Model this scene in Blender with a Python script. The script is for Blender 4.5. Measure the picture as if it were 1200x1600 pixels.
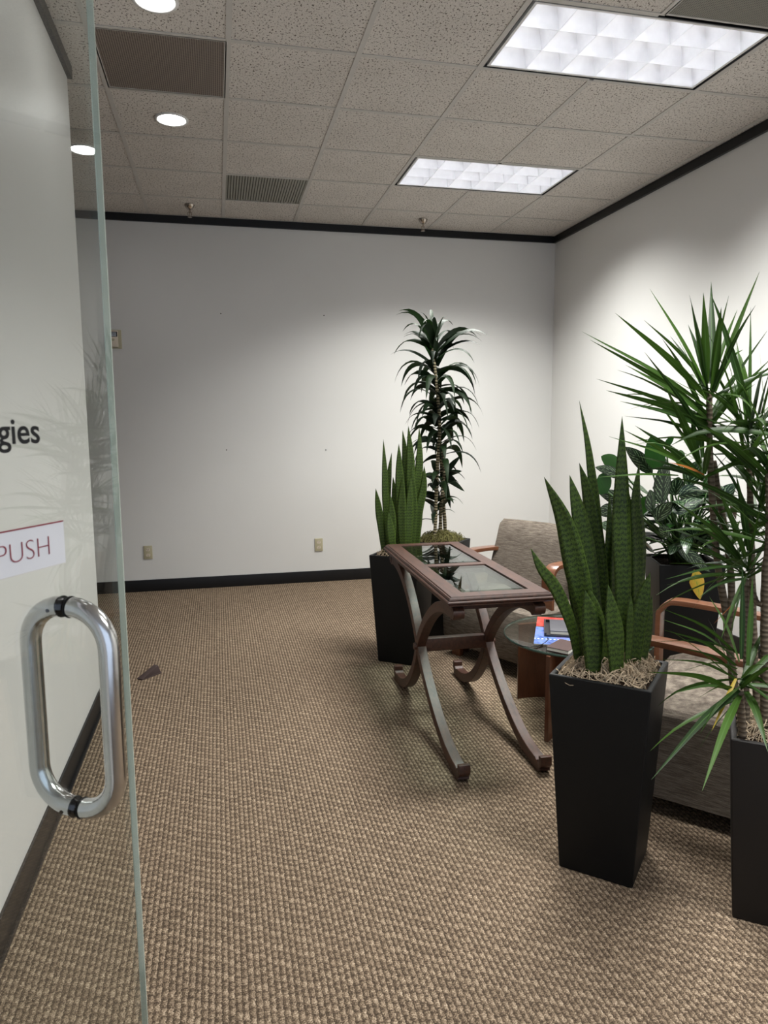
import bpy, bmesh, math, random
import numpy as np
from mathutils import Vector, Matrix
for o in list(bpy.data.objects): bpy.data.objects.remove(o)
SC = bpy.context.scene
COL = SC.collection
random.seed(7)

# ------------------------------------------------------------------ camera
FPX = 1118.344
PITCH, YAW, ROLL = -0.126779, 0.2264966, -0.0067427
CAMZ = 1.49620747
CEIL = 3.2308
YB = 6.57          # back wall
XR = 3.215         # right wall
XL = -0.655        # face of the left partition
FW = Vector((math.sin(YAW)*math.cos(PITCH), math.cos(YAW)*math.cos(PITCH), math.sin(PITCH)))
_r = Vector((math.cos(YAW), -math.sin(YAW), 0)); _u = _r.cross(FW)
RT = _r*math.cos(ROLL) + _u*math.sin(ROLL)
UP = -_r*math.sin(ROLL) + _u*math.cos(ROLL)
CAM = Vector((0, 0, CAMZ))
cd = bpy.data.cameras.new('camera'); co = bpy.data.objects.new('camera', cd); COL.objects.link(co)
cd.sensor_fit = 'HORIZONTAL'; cd.sensor_width = 36; cd.lens = FPX/1200*36
cd.clip_start = 0.02; cd.clip_end = 100
cd.dof.use_dof = True; cd.dof.focus_distance = 3.2; cd.dof.aperture_fstop = 12
m = Matrix((( RT.x, UP.x, -FW.x, 0), (RT.y, UP.y, -FW.y, 0), (RT.z, UP.z, -FW.z, CAMZ), (0, 0, 0, 1)))
co.matrix_world = m
SC.camera = co

# ------------------------------------------------------------------ world, exposure
w = bpy.data.worlds.new('world'); SC.world = w; w.use_nodes = True
bg = w.node_tree.nodes['Background']
bg.inputs[0].default_value = (0.68, 0.80, 1.0, 1); bg.inputs[1].default_value = 0.95
SC.view_settings.view_transform = 'Standard'; SC.view_settings.look = 'None'
SC.view_settings.gamma = 1; SC.view_settings.use_curve_mapping = False
SC.view_settings.exposure = 0.55
TROFFER_W = 48.0
DOWN_E = 26.0

def ray(u, v): return FW + RT*((u-600)/FPX) - UP*((v-800)/FPX)
def at(u, v, Y):
    d = ray(u, v); return CAM + d*(Y/d.y)
def atz(u, v, z):
    d = ray(u, v); return CAM + d*((z-CAMZ)/d.z)

# ------------------------------------------------------------------ materials
def srgb(r, g, b):
    f = lambda c: (c/255/12.92) if c/255 <= .04045 else ((c/255+.055)/1.055)**2.4
    return (f(r), f(g), f(b), 1)
class NT:
    def __init__(s, name):
        s.m = bpy.data.materials.new(name); s.m.use_nodes = True
        s.n = s.m.node_tree.nodes; s.l = s.m.node_tree.links
        s.b = s.n['Principled BSDF']; s.out = s.n['Material Output']
    def node(s, t, **kw):
        x = s.n.new(t)
        for k, v in kw.items():
            if k.startswith('i_'):
                key = k[2:]; key = int(key) if key.isdigit() else key
                if isinstance(v, bpy.types.NodeSocket): s.l.new(v, x.inputs[key])
                else: x.inputs[key].default_value = v
            else: setattr(x, k, v)
        return x
    def math(s, op, a, b=None, c=None):
        x = s.node('ShaderNodeMath', operation=op)
        for i, v in enumerate((a, b, c)):
            if v is None: continue
            if isinstance(v, bpy.types.NodeSocket): s.l.new(v, x.inputs[i])
            else: x.inputs[i].default_value = v
        return x.outputs[0]
    def ramp(s, fac, stops, interp='LINEAR'):
        x = s.n.new('ShaderNodeValToRGB'); s.l.new(fac, x.inputs[0]); e = x.color_ramp.elements
        x.color_ramp.interpolation = interp
        while len(e) < len(stops): e.new(.5)
        for k, (p, c) in enumerate(stops): e[k].position = p; e[k].color = c
        return x.outputs[0]
    def mix(s, fac, a, b, blend='MIX'):
        x = s.node('ShaderNodeMix', data_type='RGBA', blend_type=blend)
        for i, v in ((0, fac), (6, a), (7, b)):
            if isinstance(v, bpy.types.NodeSocket): s.l.new(v, x.inputs[i])
            else: x.inputs[i].default_value = v
        return x.outputs[2]
    def noise(s, vec, scale, detail=3, rough=.5, scl=None):
        if scl:
            mp = s.node('ShaderNodeMapping', i_0=vec); mp.inputs['Scale'].default_value = scl; vec = mp.outputs[0]
        x = s.node('ShaderNodeTexNoise', i_Vector=vec, i_Scale=scale, i_Detail=detail, i_Roughness=rough)
        return x.outputs[0]
    def obj(s): return s.node('ShaderNodeTexCoord').outputs['Object']
    def uv(s): return s.node('ShaderNodeTexCoord').outputs['UV']
    def col(s, c):
        if isinstance(c, bpy.types.NodeSocket): s.l.new(c, s.b.inputs['Base Color'])
        else: s.b.inputs['Base Color'].default_value = c
    def bump(s, h, strength=.3, dist=.002):
        x = s.node('ShaderNodeBump', i_Height=h, i_Strength=strength, i_Distance=dist)
        s.l.new(x.outputs[0], s.b.inputs['Normal'])
    def fin(s, rough=.5, metal=0, spec=.5, coat=0):
        s.b.inputs['Roughness'].default_value = rough; s.b.inputs['Metallic'].default_value = metal
        s.b.inputs['Specular IOR Level'].default_value = spec
        if coat: s.b.inputs['Coat Weight'].default_value = coat; s.b.inputs['Coat Roughness'].default_value = .15
        return s.m

def plain(name, rgb, rough=.5, metal=0, spec=.5, var=.12, scale=12, coat=0):
    t = NT(name); c = srgb(*rgb)
    n = t.noise(t.obj(), scale, 4)
    d = tuple(x*(1-var) for x in c[:3])+(1,); e = tuple(min(1, x*(1+var)) for x in c[:3])+(1,)
    t.col(t.ramp(n, [(.3, d), (.7, e)])); t.bump(n, .05, .001)
    return t.fin(rough, metal, spec, coat)

def paint_mat(name, rgb):
    t = NT(name); o = t.obj()
    n1 = t.noise(o, 1.2, 3); n2 = t.noise(o, 260, 3)
    c = srgb(*rgb); d = tuple(x*.97 for x in c[:3])+(1,)
    t.col(t.ramp(n1, [(.35, d), (.65, c)])); t.bump(n2, .12, .0006)
    return t.fin(.42, 0, .35)
M_wall = paint_mat('wall_paint', (218, 217, 214))

def carpet_mat():
    t = NT('carpet'); o = t.obj()
    dn = t.node('ShaderNodeTexNoise', i_Vector=o, i_Scale=90.0, i_Detail=3.0)
    dv = t.node('ShaderNodeVectorMath', operation='MULTIPLY_ADD')
    t.l.new(dn.outputs['Color'], dv.inputs[0]); dv.inputs[1].default_value = (.013, .012, 0); t.l.new(o, dv.inputs[2])
    sx = t.node('ShaderNodeSeparateXYZ', i_0=dv.outputs[0])
    u = t.math('MULTIPLY', sx.outputs[0], 1/.0172)
    cu = t.math('FLOOR', u); fu = t.math('FRACT', u)
    off = t.node('ShaderNodeTexWhiteNoise', noise_dimensions='1D', i_W=cu).outputs['Value']
    off = t.math('ADD', t.math('MULTIPLY', off, .5), t.math('MULTIPLY', cu, .37))
    v = t.math('ADD', t.math('MULTIPLY', sx.outputs[1], 1/.029), off)
    cv = t.math('FLOOR', v); fv = t.math('FRACT', v)
    hu = t.math('POWER', t.math('SINE', t.math('MULTIPLY', fu, math.pi)), .7)
    hv = t.math('POWER', t.math('SINE', t.math('MULTIPLY', fv, math.pi)), .6)
    h = t.math('MULTIPLY', hu, hv)
    # each tuft: shadow painted as darker brown on one side, lighter on the other
    side = t.math('SMOOTH_MAX', t.math('SUBTRACT', fu, .35), 0, .1)
    alt = t.math('FRACT', t.math('MULTIPLY', cv, .5))
    cell = t.node('ShaderNodeCombineXYZ', i_0=cu, i_1=cv).outputs[0]
    rnd = t.node('ShaderNodeTexWhiteNoise', noise_dimensions='3D', i_Vector=cell).outputs['Value']
    fine = t.noise(o, 230, 3, .75)
    big = t.noise(o, 1.5, 2)
    f = t.math('ADD', t.math('MULTIPLY', h, .45), t.math('MULTIPLY', side, .75))
    f = t.math('ADD', f, t.math('MULTIPLY', t.math('SUBTRACT', fine, .5), 2.6))
    f = t.math('ADD', f, t.math('MULTIPLY', t.math('SUBTRACT', rnd, .5), .12))
    f = t.math('SUBTRACT', f, t.math('MULTIPLY', alt, .2))
    c = t.ramp(f, [(.05, srgb(46, 38, 31)), (.38, srgb(102, 87, 72)), (.64, srgb(146, 128, 108)), (.95, srgb(194, 176, 153))])
    c = t.mix(t.math('MULTIPLY', big, .25), c, srgb(136, 117, 98))
    t.col(c)
    t.bump(t.math('ADD', h, t.math('MULTIPLY', fine, .9)), .35, .003)
    return t.fin(.95, 0, .1)
M_carpet = carpet_mat()

def tile_mat():
    t = NT('acoustic_tile'); o = t.obj()
    inf = t.node('ShaderNodeObjectInfo')
    ad = t.node('ShaderNodeVectorMath', operation='ADD'); t.l.new(o, ad.inputs[0])
    rr = t.node('ShaderNodeCombineXYZ', i_0=t.math('MULTIPLY', inf.outputs['Random'], 37.0), i_1=t.math('MULTIPLY', inf.outputs['Random'], 11.0)).outputs[0]
    t.l.new(rr, ad.inputs[1]); p = ad.outputs[0]
    n1 = t.noise(p, 105, 2, .6, (1, .75, 1)); n2 = t.noise(p, 330, 1, .5); n3 = t.noise(p, 3, 2)
    s1 = t.ramp(n1, [(.36, (0, 0, 0, 1)), (.42, (1, 1, 1, 1))])
    s2 = t.ramp(n2, [(.34, (.3, .3, .3, 1)), (.40, (1, 1, 1, 1))])
    s = t.mix(1.0, s1, s2, 'MULTIPLY')
    base = t.ramp(n3, [(.3, srgb(216, 211, 205)), (.7, srgb(224, 219, 213))])
    t.col(t.mix(s, srgb(92, 84, 76), base)); t.bump(s, .5, .002)
    return t.fin(.9, 0, .15)
M_tile = tile_mat()
M_grid = plain('grid_paint', (196, 193, 188), .5, 0, .4, .04)
M_black = plain('black_vinyl', (16, 16, 18), .45, 0, .4, .15)
M_blackL = plain('black_metal_edge', (14, 15, 18), .4, 0, .4, .1)

def perf_mat(name, base, dark, kind):
    t = NT(name); o = t.obj(); sx = t.node('ShaderNodeSeparateXYZ', i_0=o)
    if kind == 'holes':
        k = 1/.0105
        a = t.math('FRACT', t.math('MULTIPLY', sx.outputs[0], k)); b = t.math('FRACT', t.math('MULTIPLY', sx.outputs[1], k))
        dx = t.math('SUBTRACT', a, .5); dy = t.math('SUBTRACT', b, .5)
        r = t.math('SQRT', t.math('ADD', t.math('MULTIPLY', dx, dx), t.math('MULTIPLY', dy, dy)))
        f = t.ramp(r, [(.3, (0, 0, 0, 1)), (.38, (1, 1, 1, 1))])
        t.col(t.mix(f, srgb(*dark), srgb(*base)))
    return t.fin(.5, 0, .3)
M_perf = perf_mat('perforated_metal', (138, 126, 116), (62, 54, 48), 'holes')
M_perf2 = perf_mat('perforated_metal_pale', (135, 132, 122), (84, 82, 76), 'holes')
M_slat = plain('slat_metal', (160, 160, 150), .45, 0, .4, .05)
M_slatback = plain('slat_backing', (104, 104, 98), .7, 0, .2, .05)

def emis(name, rgb, s):
    t = NT(name); e = t.node('ShaderNodeEmission'); e.inputs[0].default_value = rgb; e.inputs[1].default_value = s
    t.l.new(e.outputs[0], t.out.inputs[0]); return t.m
M_tube = emis('fluorescent_glow', (.97, .98, 1, 1), 12.5)
M_down = emis('downlight_glow', (1, .99, .97, 1), DOWN_E)
def louv_mat():
    t = NT('louver_aluminium'); n = t.noise(t.obj(), 20, 2)
    t.col(t.ramp(n, [(.3, (.80, .80, .82, 1)), (.7, (.86, .86, .88, 1))]))
    return t.fin(.38, .55, .5)
M_louv = louv_mat()
M_white = plain('white_enamel', (226, 226, 224), .35, 0, .5, .03)
M_chrome = plain('brushed_steel', (205, 205, 205), .17, 1, .5, .04, 60)
M_brass = plain('sprinkler_metal', (190, 180, 170), .25, 1, .5, .1, 60)
M_rubber = plain('black_rubber', (12, 12, 13), .5, 0, .3, .1)
M_planterK = plain('charcoal_planter', (11, 12, 13), .5, 0, .25, .08, 6)
M_planterB = plain('dark_brown_planter', (22, 18, 16), .55, 0, .4, .08, 6)
M_beige = plain('beige_plastic', (176, 168, 140), .4, 0, .5, .04)
M_lbeige = plain('ivory_plastic', (214, 202, 184), .4, 0, .5, .04)
M_hole = plain('dark_slot', (20, 15, 10), .8, 0, .1, .1)
M_soil = plain('potting_soil', (40, 30, 22), .95, 0, .1, .4, 80)

def glass_mat(name, tint, ior=1.5, rough=0.0):
    t = NT(name); t.n.remove(t.b)
    tr = t.node('ShaderNodeBsdfTransparent'); tr.inputs[0].default_value = tint
    gl = t.node('ShaderNodeBsdfGlossy'); gl.inputs['Roughness'].default_value = rough
    lw = t.node('ShaderNodeLayerWeight'); lw.inputs[0].default_value = .5
    r0 = ((ior-1)/(ior+1))**2
    fr = t.math('ADD', t.math('MULTIPLY', t.math('POWER', lw.outputs['Facing'], 5.0), 1-r0), r0)
    mx = t.node('ShaderNodeMixShader'); t.l.new(fr, mx.inputs[0]); t.l.new(tr.outputs[0], mx.inputs[1]); t.l.new(gl.outputs[0], mx.inputs[2])
    t.l.new(mx.outputs[0], t.out.inputs[0]); return t.m
M_glass = glass_mat('door_glass', (.955, .975, .965, 1), 1.75)
M_tglass = glass_mat('table_glass', (.80, .88, .85, 1), 2.0)
M_cglass = glass_mat('coffee_table_glass', (.90, .93, .90, 1), 1.5)
def gedge_mat(name, rgb):
    t = NT(name); t.col(srgb(*rgb)); t.fin(.15, 0, .6)
    t.b.inputs['Transmission Weight'].default_value = .25; return t.m
M_gedge = gedge_mat('glass_edge', (200, 208, 194))
M_gedge2 = gedge_mat('glass_edge_dark', (60, 84, 76))

def wood_mat(name, a, b, rough, scl=(1, 1, 1), coat=.3, freq=14):
    t = NT(name); o = t.obj()
    n = t.noise(o, freq, 5, .6, scl); n2 = t.noise(o, freq*9, 3, .6, scl)
    f = t.math('ADD', t.math('MULTIPLY', n, .7), t.math('MULTIPLY', n2, .3))
    t.col(t.ramp(f, [(.35, srgb(*a)), (.65, srgb(*b))])); t.bump(n2, .06, .0005)
    return t.fin(rough, 0, .5, coat)
M_esp = wood_mat('espresso_wood', (46, 25, 17), (78, 46, 32), .5, (4, .6, 4), .03)
M_cherry = wood_mat('cherry_bentwood', (92, 54, 34), (116, 73, 48), .34, (1, 1, 5))
M_cherryD = wood_mat('cherry_panel', (72, 38, 20), (92, 50, 28), .35, (4, 4, .5))

def fabric_mat(name, a, b, c):
    t = NT(name); o = t.obj()
    sx = t.node('ShaderNodeSeparateXYZ', i_0=o)
    n = t.noise(o, 34, 3, .7, (.55, .55, 9)); n2 = t.noise(o, 420, 2, .6, (1, 1, 1))
    wv = t.math('SINE', t.math('MULTIPLY', t.math('ADD', sx.outputs[2], t.math('MULTIPLY', t.math('ADD', sx.outputs[0], sx.outputs[1]), .8)), 900))
    f = t.math('ADD', t.math('MULTIPLY', n, .75), t.math('MULTIPLY', n2, .25))
    cc = t.ramp(f, [(.33, srgb(*a)), (.5, srgb(*b)), (.68, srgb(*c))])
    t.col(cc); t.bump(t.math('ADD', t.math('MULTIPLY', wv, .3), n2), .5, .0015)
    return t.fin(.9, 0, .15)
M_fab = fabric_mat('woven_upholstery', (66, 59, 53), (102, 93, 84), (136, 127, 115))

def snake_mat(name, dk, lt, rim):
    t = NT(name); uv = t.uv(); sx = t.node('ShaderNodeSeparateXYZ', i_0=uv)
    mp = t.noise(uv, 14, 3, .6, (3, 6, 1))
    v = t.math('ADD', t.math('MULTIPLY', sx.outputs[1], 350.0), t.math('MULTIPLY', mp, 17.0))
    v = t.math('ADD', v, t.math('MULTIPLY', t.math('SINE', t.math('MULTIPLY', sx.outputs[0], 19.0)), .8))
    wv = t.math('ADD', t.math('MULTIPLY', t.math('SINE', v), .5), .5)
    wv = t.math('ADD', wv, t.math('MULTIPLY', t.math('SUBTRACT', t.noise(uv, 30, 3, .6, (2, 30, 1)), .5), 1.5))
    c = t.ramp(wv, [(.12, srgb(*dk)), (.75, srgb(*lt))])
    au = t.math('ABSOLUTE', t.math('SUBTRACT', sx.outputs[0], .5))
    e = t.ramp(au, [(.465, (0, 0, 0, 1)), (.485, (1, 1, 1, 1))])
    t.col(t.mix(e, c, srgb(*rim)))
    return t.fin(.5, 0, .3)
M_snake = snake_mat('snake_plant_leaf', (16, 34, 10), (68, 88, 28), (72, 90, 36))
def leafmat(name, a, b, rough=.35, trans=.18, mid=None, spec=.25):
    t = NT(name); uv = t.uv(); sx = t.node('ShaderNodeSeparateXYZ', i_0=uv)
    inf = t.node('ShaderNodeObjectInfo').outputs['Random']
    n = t.noise(uv, 18, 3, .6, (6, .5, 1))
    f = t.math('ADD', t.math('MULTIPLY', n, .5), t.math('MULTIPLY', inf, .5))
    c = t.ramp(f, [(.25, srgb(*a)), (.75, srgb(*b))])
    if mid:
        au = t.math('ABSOLUTE', t.math('SUBTRACT', sx.outputs[0], .5))
        e = t.ramp(au, [(.03, (1, 1, 1, 1)), (.07, (0, 0, 0, 1))])
        c = t.mix(t.math('MULTIPLY', e, .6), c, srgb(*mid))
    t.col(c); t.fin(rough, 0, spec)
    tl = t.node('ShaderNodeBsdfTranslucent'); t.l.new(c, tl.inputs[0])
    mx = t.node('ShaderNodeMixShader', i_0=trans); t.l.new(t.b.outputs[0], mx.inputs[1]); t.l.new(tl.outputs[0], mx.inputs[2])
    t.l.new(mx.outputs[0], t.out.inputs[0]); return t.m
M_marg = leafmat('dragon_tree_leaf', (26, 48, 16), (62, 92, 30), .42, .2, (80, 116, 56))
M_margY = leafmat('yellow_leaf', (150, 130, 30), (190, 160, 50), .4, .2)
M_margO = leafmat('dry_orange_leaf', (150, 80, 36), (180, 110, 50), .6, .1)
M_corn = leafmat('corn_plant_leaf', (10, 23, 11), (28, 48, 21), .55, .12)
M_cornL = leafmat('young_corn_plant_leaf', (50, 100, 36), (80, 130, 50), .3, .25)
M_plainleaf = leafmat('plain_broad_leaf', (28, 62, 24), (44, 84, 32), .35, .3)
def striped():
    t = NT('striped_leaf'); uv = t.uv(); sx = t.node('ShaderNodeSeparateXYZ', i_0=uv)
    au = t.math('ABSOLUTE', t.math('SUBTRACT', sx.outputs[0], .5))
    n = t.noise(uv, 9, 2, .5, (2, 3, 1))
    v = t.math('SUBTRACT', t.math('MULTIPLY', sx.outputs[1], 190.0), t.math('MULTIPLY', au, 34.0))
    v = t.math('ADD', v, t.math('MULTIPLY', n, 7.0))
    wv = t.math('SINE', v)
    keep = t.ramp(au, [(.04, (0, 0, 0, 1)), (.1, (1, 1, 1, 1)), (.36, (1, 1, 1, 1)), (.46, (0, 0, 0, 1))])
    s = t.math('MULTIPLY', t.ramp(wv, [(.55, (0, 0, 0, 1)), (.95, (1, 1, 1, 1))]), keep)
    c = t.mix(t.math('MULTIPLY', s, .9), srgb(14, 36, 17), srgb(128, 152, 116))
    t.col(c); return t.fin(.3, 0, .4)
M_strip = striped()
def yel():
    t = NT('yellowing_leaf'); uv = t.uv(); sx = t.node('ShaderNodeSeparateXYZ', i_0=uv)
    au = t.math('ABSOLUTE', t.math('SUBTRACT', sx.outputs[0], .5))
    n = t.noise(uv, 9, 3, .6, (2, 5, 1))
    f = t.math('ADD', n, t.math('MULTIPLY', au, -.5))
    t.col(t.ramp(f, [(.2, srgb(200, 150, 50)), (.42, srgb(206, 176, 60)), (.6, srgb(140, 150, 50))])); return t.fin(.4)
M_yel = yel()
def cane_mat(name, a, b, freq):
    t = NT(name); o = t.obj(); sx = t.node('ShaderNodeSeparateXYZ', i_0=o)
    n = t.noise(o, 30, 3); v = t.math('ADD', t.math('MULTIPLY', sx.outputs[2], freq), t.math('MULTIPLY', n, 5.0))
    wv = t.math('SINE', v); t.col(t.ramp(wv, [(.0, srgb(*b)), (.25, srgb(*b)), (.55, srgb(*a))])); t.bump(wv, .4, .002)
    return t.fin(.8, 0, .2)
M_cane = cane_mat('dragon_tree_bark', (84, 73, 60), (106, 94, 79), 420)
M_caneC = cane_mat('corn_plant_bark', (44, 38, 26), (150, 140, 112), 330)
M_moss = plain('dried_moss', (176, 158, 134), .95, 0, .1, .35, 40)
M_mossG = plain('olive_moss', (104, 100, 62), .95, 0, .1, .35, 40)
M_stem = plain('green_stem', (50, 76, 34), .5, 0, .3, .2)
M_cover = plain('black_cover', (38, 38, 42), .35, 0, .5, .1)
M_grey = plain('grey_notebook_cover', (74, 74, 80), .4, 0, .5, .05)
M_pages = plain('paper_pages', (230, 228, 220), .8, 0, .2, .04)
M_brownbook = plain('brown_book_cover', (70, 52, 50), .4, 0, .4, .08)
M_wedge = plain('brown_rubber', (66, 54, 52), .6, 0, .3, .08)
M_ink = plain('black_lettering', (12, 13, 18), .5, 0, .3, .05)
M_red = plain('dark_red_lettering', (128, 36, 52), .5, 0, .3, .05)
M_sign = plain('white_sticker', (208, 208, 212), .5, 0, .3, .02)
def mag_mat(name, stops, dots_):
    t = NT(name); o = t.obj(); sx = t.node('ShaderNodeSeparateXYZ', i_0=o)
    n = t.noise(o, 18, 4, .6); c = t.ramp(n, stops)
    if dots_:
        ax = t.math('SUBTRACT', t.math('FRACT', t.math('MULTIPLY', sx.outputs[0], 52.0)), .5)
        ay = t.math('MULTIPLY', t.math('ADD', sx.outputs[1], .06), 52.0)
        r = t.math('SQRT', t.math('ADD', t.math('MULTIPLY', ax, ax), t.math('MULTIPLY', ay, ay)))
        c = t.mix(t.ramp(r, [(.24, (1, 1, 1, 1)), (.3, (0, 0, 0, 1))]), c, srgb(240, 244, 250))
    t.col(c); return t.fin(.25, 0, .5)
M_magB = mag_mat('blue_magazine_cover', [(.3, srgb(46, 66, 130)), (.5, srgb(100, 128, 190)), (.7, srgb(120, 104, 160))], True)
M_magR = mag_mat('red_magazine_cover', [(.3, srgb(160, 40, 38)), (.7, srgb(206, 88, 78))], False)


# ------------------------------------------------------------------ mesh builder
class MB:
    def __init__(s): s.v = []; s.f = []; s.mi = []; s.uv = {}
    def add(s, vs, fs, mi=0, uvs=None):
        b = len(s.v); s.v += [tuple(x) for x in vs]
        for f in fs: s.f.append(tuple(b+i for i in f)); s.mi.append(mi)
        if uvs:
            for i, q in enumerate(uvs): s.uv[b+i] = q
        return s
    def box(s, x0, y0, z0, x1, y1, z1, mi=0, M=None):
        vs = [Vector((x, y, z)) for z in (z0, z1) for y in (y0, y1) for x in (x0, x1)]
        if M: vs = [M @ v for v in vs]
        return s.add(vs, [(0, 2, 3, 1), (4, 5, 7, 6), (0, 1, 5, 4), (2, 6, 7, 3), (0, 4, 6, 2), (1, 3, 7, 5)], mi)
    def tube(s, pts, r, n=8, mi=0, cap=True):
        pts = [Vector(p) for p in pts]; k = len(pts)
        rs = r if isinstance(r, (list, tuple)) else [r]*k
        vs = []; prev = None
        for i, p in enumerate(pts):
            t = (pts[min(i+1, k-1)]-pts[max(i-1, 0)]).normalized()
            if prev is None:
                a = Vector((0, 0, 1)) if abs(t.z) < .9 else Vector((1, 0, 0)); a = (a-t*a.dot(t)).normalized()
            else: a = (prev-t*prev.dot(t)).normalized()
            prev = a; b = t.cross(a)
            for j in range(n):
                an = 2*math.pi*j/n; vs.append(p+(a*math.cos(an)+b*math.sin(an))*rs[i])
        fs = [(i*n+j, i*n+(j+1) % n, (i+1)*n+(j+1) % n, (i+1)*n+j) for i in range(k-1) for j in range(n)]
        if cap: fs += [tuple(range(n-1, -1, -1)), tuple(range((k-1)*n, k*n))]
        return s.add(vs, fs, mi)
    def lathe(s, prof, c, n=24, mi=0, axis=None):
        vs = [Vector((c[0]+r*math.cos(2*math.pi*j/n), c[1]+r*math.sin(2*math.pi*j/n), c[2]+z)) for r, z in prof for j in range(n)]
        fs = [(i*n+j, i*n+(j+1) % n, (i+1)*n+(j+1) % n, (i+1)*n+j) for i in range(len(prof)-1) for j in range(n)]
        return s.add(vs, fs, mi)
    def loft(s, rings, mi=0, caps=True, closed=True):
        n = len(rings[0]); vs = [p for r in rings for p in r]; k = len(rings)
        m = n if closed else n-1
        fs = [(i*n+j, i*n+(j+1) % n, (i+1)*n+(j+1) % n, (i+1)*n+j) for i in range(k-1) for j in range(m)]
        if caps: fs += [tuple(range(n-1, -1, -1)), tuple(range((k-1)*n, k*n))]
        return s.add(vs, fs, mi)
    def sweep(s, pts, side, w, th, mi=0):
        """flat strip of width w (along side) and thickness th swept along pts"""
        pts = [Vector(p) for p in pts]; k = len(pts); side = Vector(side).normalized(); rings = []
        ws = w if isinstance(w, (list, tuple)) else [w]*k; ts = th if isinstance(th, (list, tuple)) else [th]*k
        for i, p in enumerate(pts):
            t = (pts[min(i+1, k-1)]-pts[max(i-1, 0)]).normalized(); nn = t.cross(side).normalized()
            a = side*ws[i]/2; b = nn*ts[i]/2
            rings.append([p-a-b, p+a-b, p+a+b, p-a+b])
        return s.loft(rings, mi)
    def build(s, name, mats, parent=None, smooth=False, bevel=0, seg=2, M=None, fixn=True):
        me = bpy.data.meshes.new(name)
        me.from_pydata([tuple(v) for v in s.v], [], s.f)
        if not isinstance(mats, (list, tuple)): mats = [mats]
        for q in mats: me.materials.append(q)
        for p, i in zip(me.polygons, s.mi): p.material_index = i
        if s.uv:
            l = me.uv_layers.new(name='uv')
            for lp in me.loops: l.data[lp.index].uv = s.uv.get(lp.vertex_index, (0, 0))
        if bevel or fixn:
            bm = bmesh.new(); bm.from_mesh(me)
            if fixn: bmesh.ops.recalc_face_normals(bm, faces=bm.faces)
            if bevel:
                es = [e for e in bm.edges if len(e.link_faces) == 2 and e.calc_face_angle(0) > .5]
                bmesh.ops.bevel(bm, geom=es, offset=bevel, segments=seg, profile=.6, affect='EDGES', clamp_overlap=True)
            bm.to_mesh(me); bm.free()
        if smooth or bevel:
            for p in me.polygons: p.use_smooth = True
            if bevel or smooth == 'auto':
                try: me.set_sharp_from_angle(angle=math.radians(35))
                except Exception: pass
        if M is not None: me.transform(M)
        o = bpy.data.objects.new(name, me); COL.objects.link(o)
        if parent is not None: o.parent = parent
        return o
def tag(o, label=None, cat=None, group=None, kind=None):
    for k, v in (('label', label), ('category', cat), ('group', group), ('kind', kind)):
        if v: o[k] = v
    return o
def empty(name, label, cat, loc, rz=0, group=None):
    o = bpy.data.objects.new(name, None); COL.objects.link(o); o.empty_display_size = .1
    o.location = loc; o.rotation_euler = (0, 0, rz); return tag(o, label, cat, group)
def struct(o): o['kind'] = 'structure'; return o
def world_part(mb, name, mats, root, **kw):
    """geometry given in world coordinates, child of an empty"""
    M = (Matrix.Translation(root.location) @ Matrix.Rotation(root.rotation_euler.z, 4, 'Z')).inverted()
    return mb.build(name, mats, root, M=M, **kw)

# ------------------------------------------------------------------ room shell
fl = struct(MB().box(-4.2, -2.5, -.1, XR+.15, YB+.15, 0).build('floor', M_carpet))
struct(MB().box(-4.2, YB, 0, XR+.15, YB+.15, CEIL+.3).build('wall_back', M_wall))
struct(MB().box(XR, -2.5, 0, XR+.15, YB, CEIL+.3).build('wall_right', M_wall))
struct(MB().box(XL-.14, -2.5, 0, XL, 3.985, CEIL+.3).build('wall_left', M_wall))
struct(MB().box(-4.35, 2.0, 0, -4.2, YB+.15, CEIL+.3).build('wall_far_left', M_wall))
struct(MB().box(-4.2, 1.85, 0, XL-.14, 2.0, CEIL+.3).build('wall_behind_partition', M_wall))
struct(MB().box(-4.2, YB-.012, 0, XR, YB, .105).build('baseboard_back', M_black, bevel=.003))
struct(MB().box(XR-.012, -2.5, 0, XR, YB-.012, .105).build('baseboard_right', M_black, bevel=.003))
b = MB().box(XL, -2.5, 0, XL+.010, 3.985, .105); b.box(XL+.010, -2.5, 0, XL+.022, 3.985, .012)
b.box(XL-.14, 3.985, 0, XL+.010, 3.995, .105)
struct(b.build('baseboard_left', M_black, bevel=.002))
struct(MB().box(-4.2, YB-.022, CEIL-.062, XR, YB, CEIL-.002).build('trim_1', M_blackL))
struct(MB().box(XR-.022, -2.5, CEIL-.062, XR, YB-.022, CEIL-.002).build('trim_2', M_blackL))
struct(MB().box(XL, -2.5, CEIL-.062, XL+.022, 4.0, CEIL-.002).build('trim_3', M_blackL))

T = .6096; GX0 = .1108; GY0 = 2.9887
ceil = struct(MB().box(-4.2, -2.5, CEIL+.28, XR+.15, YB+.15, CEIL+.34).build('ceiling', M_white))
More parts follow.
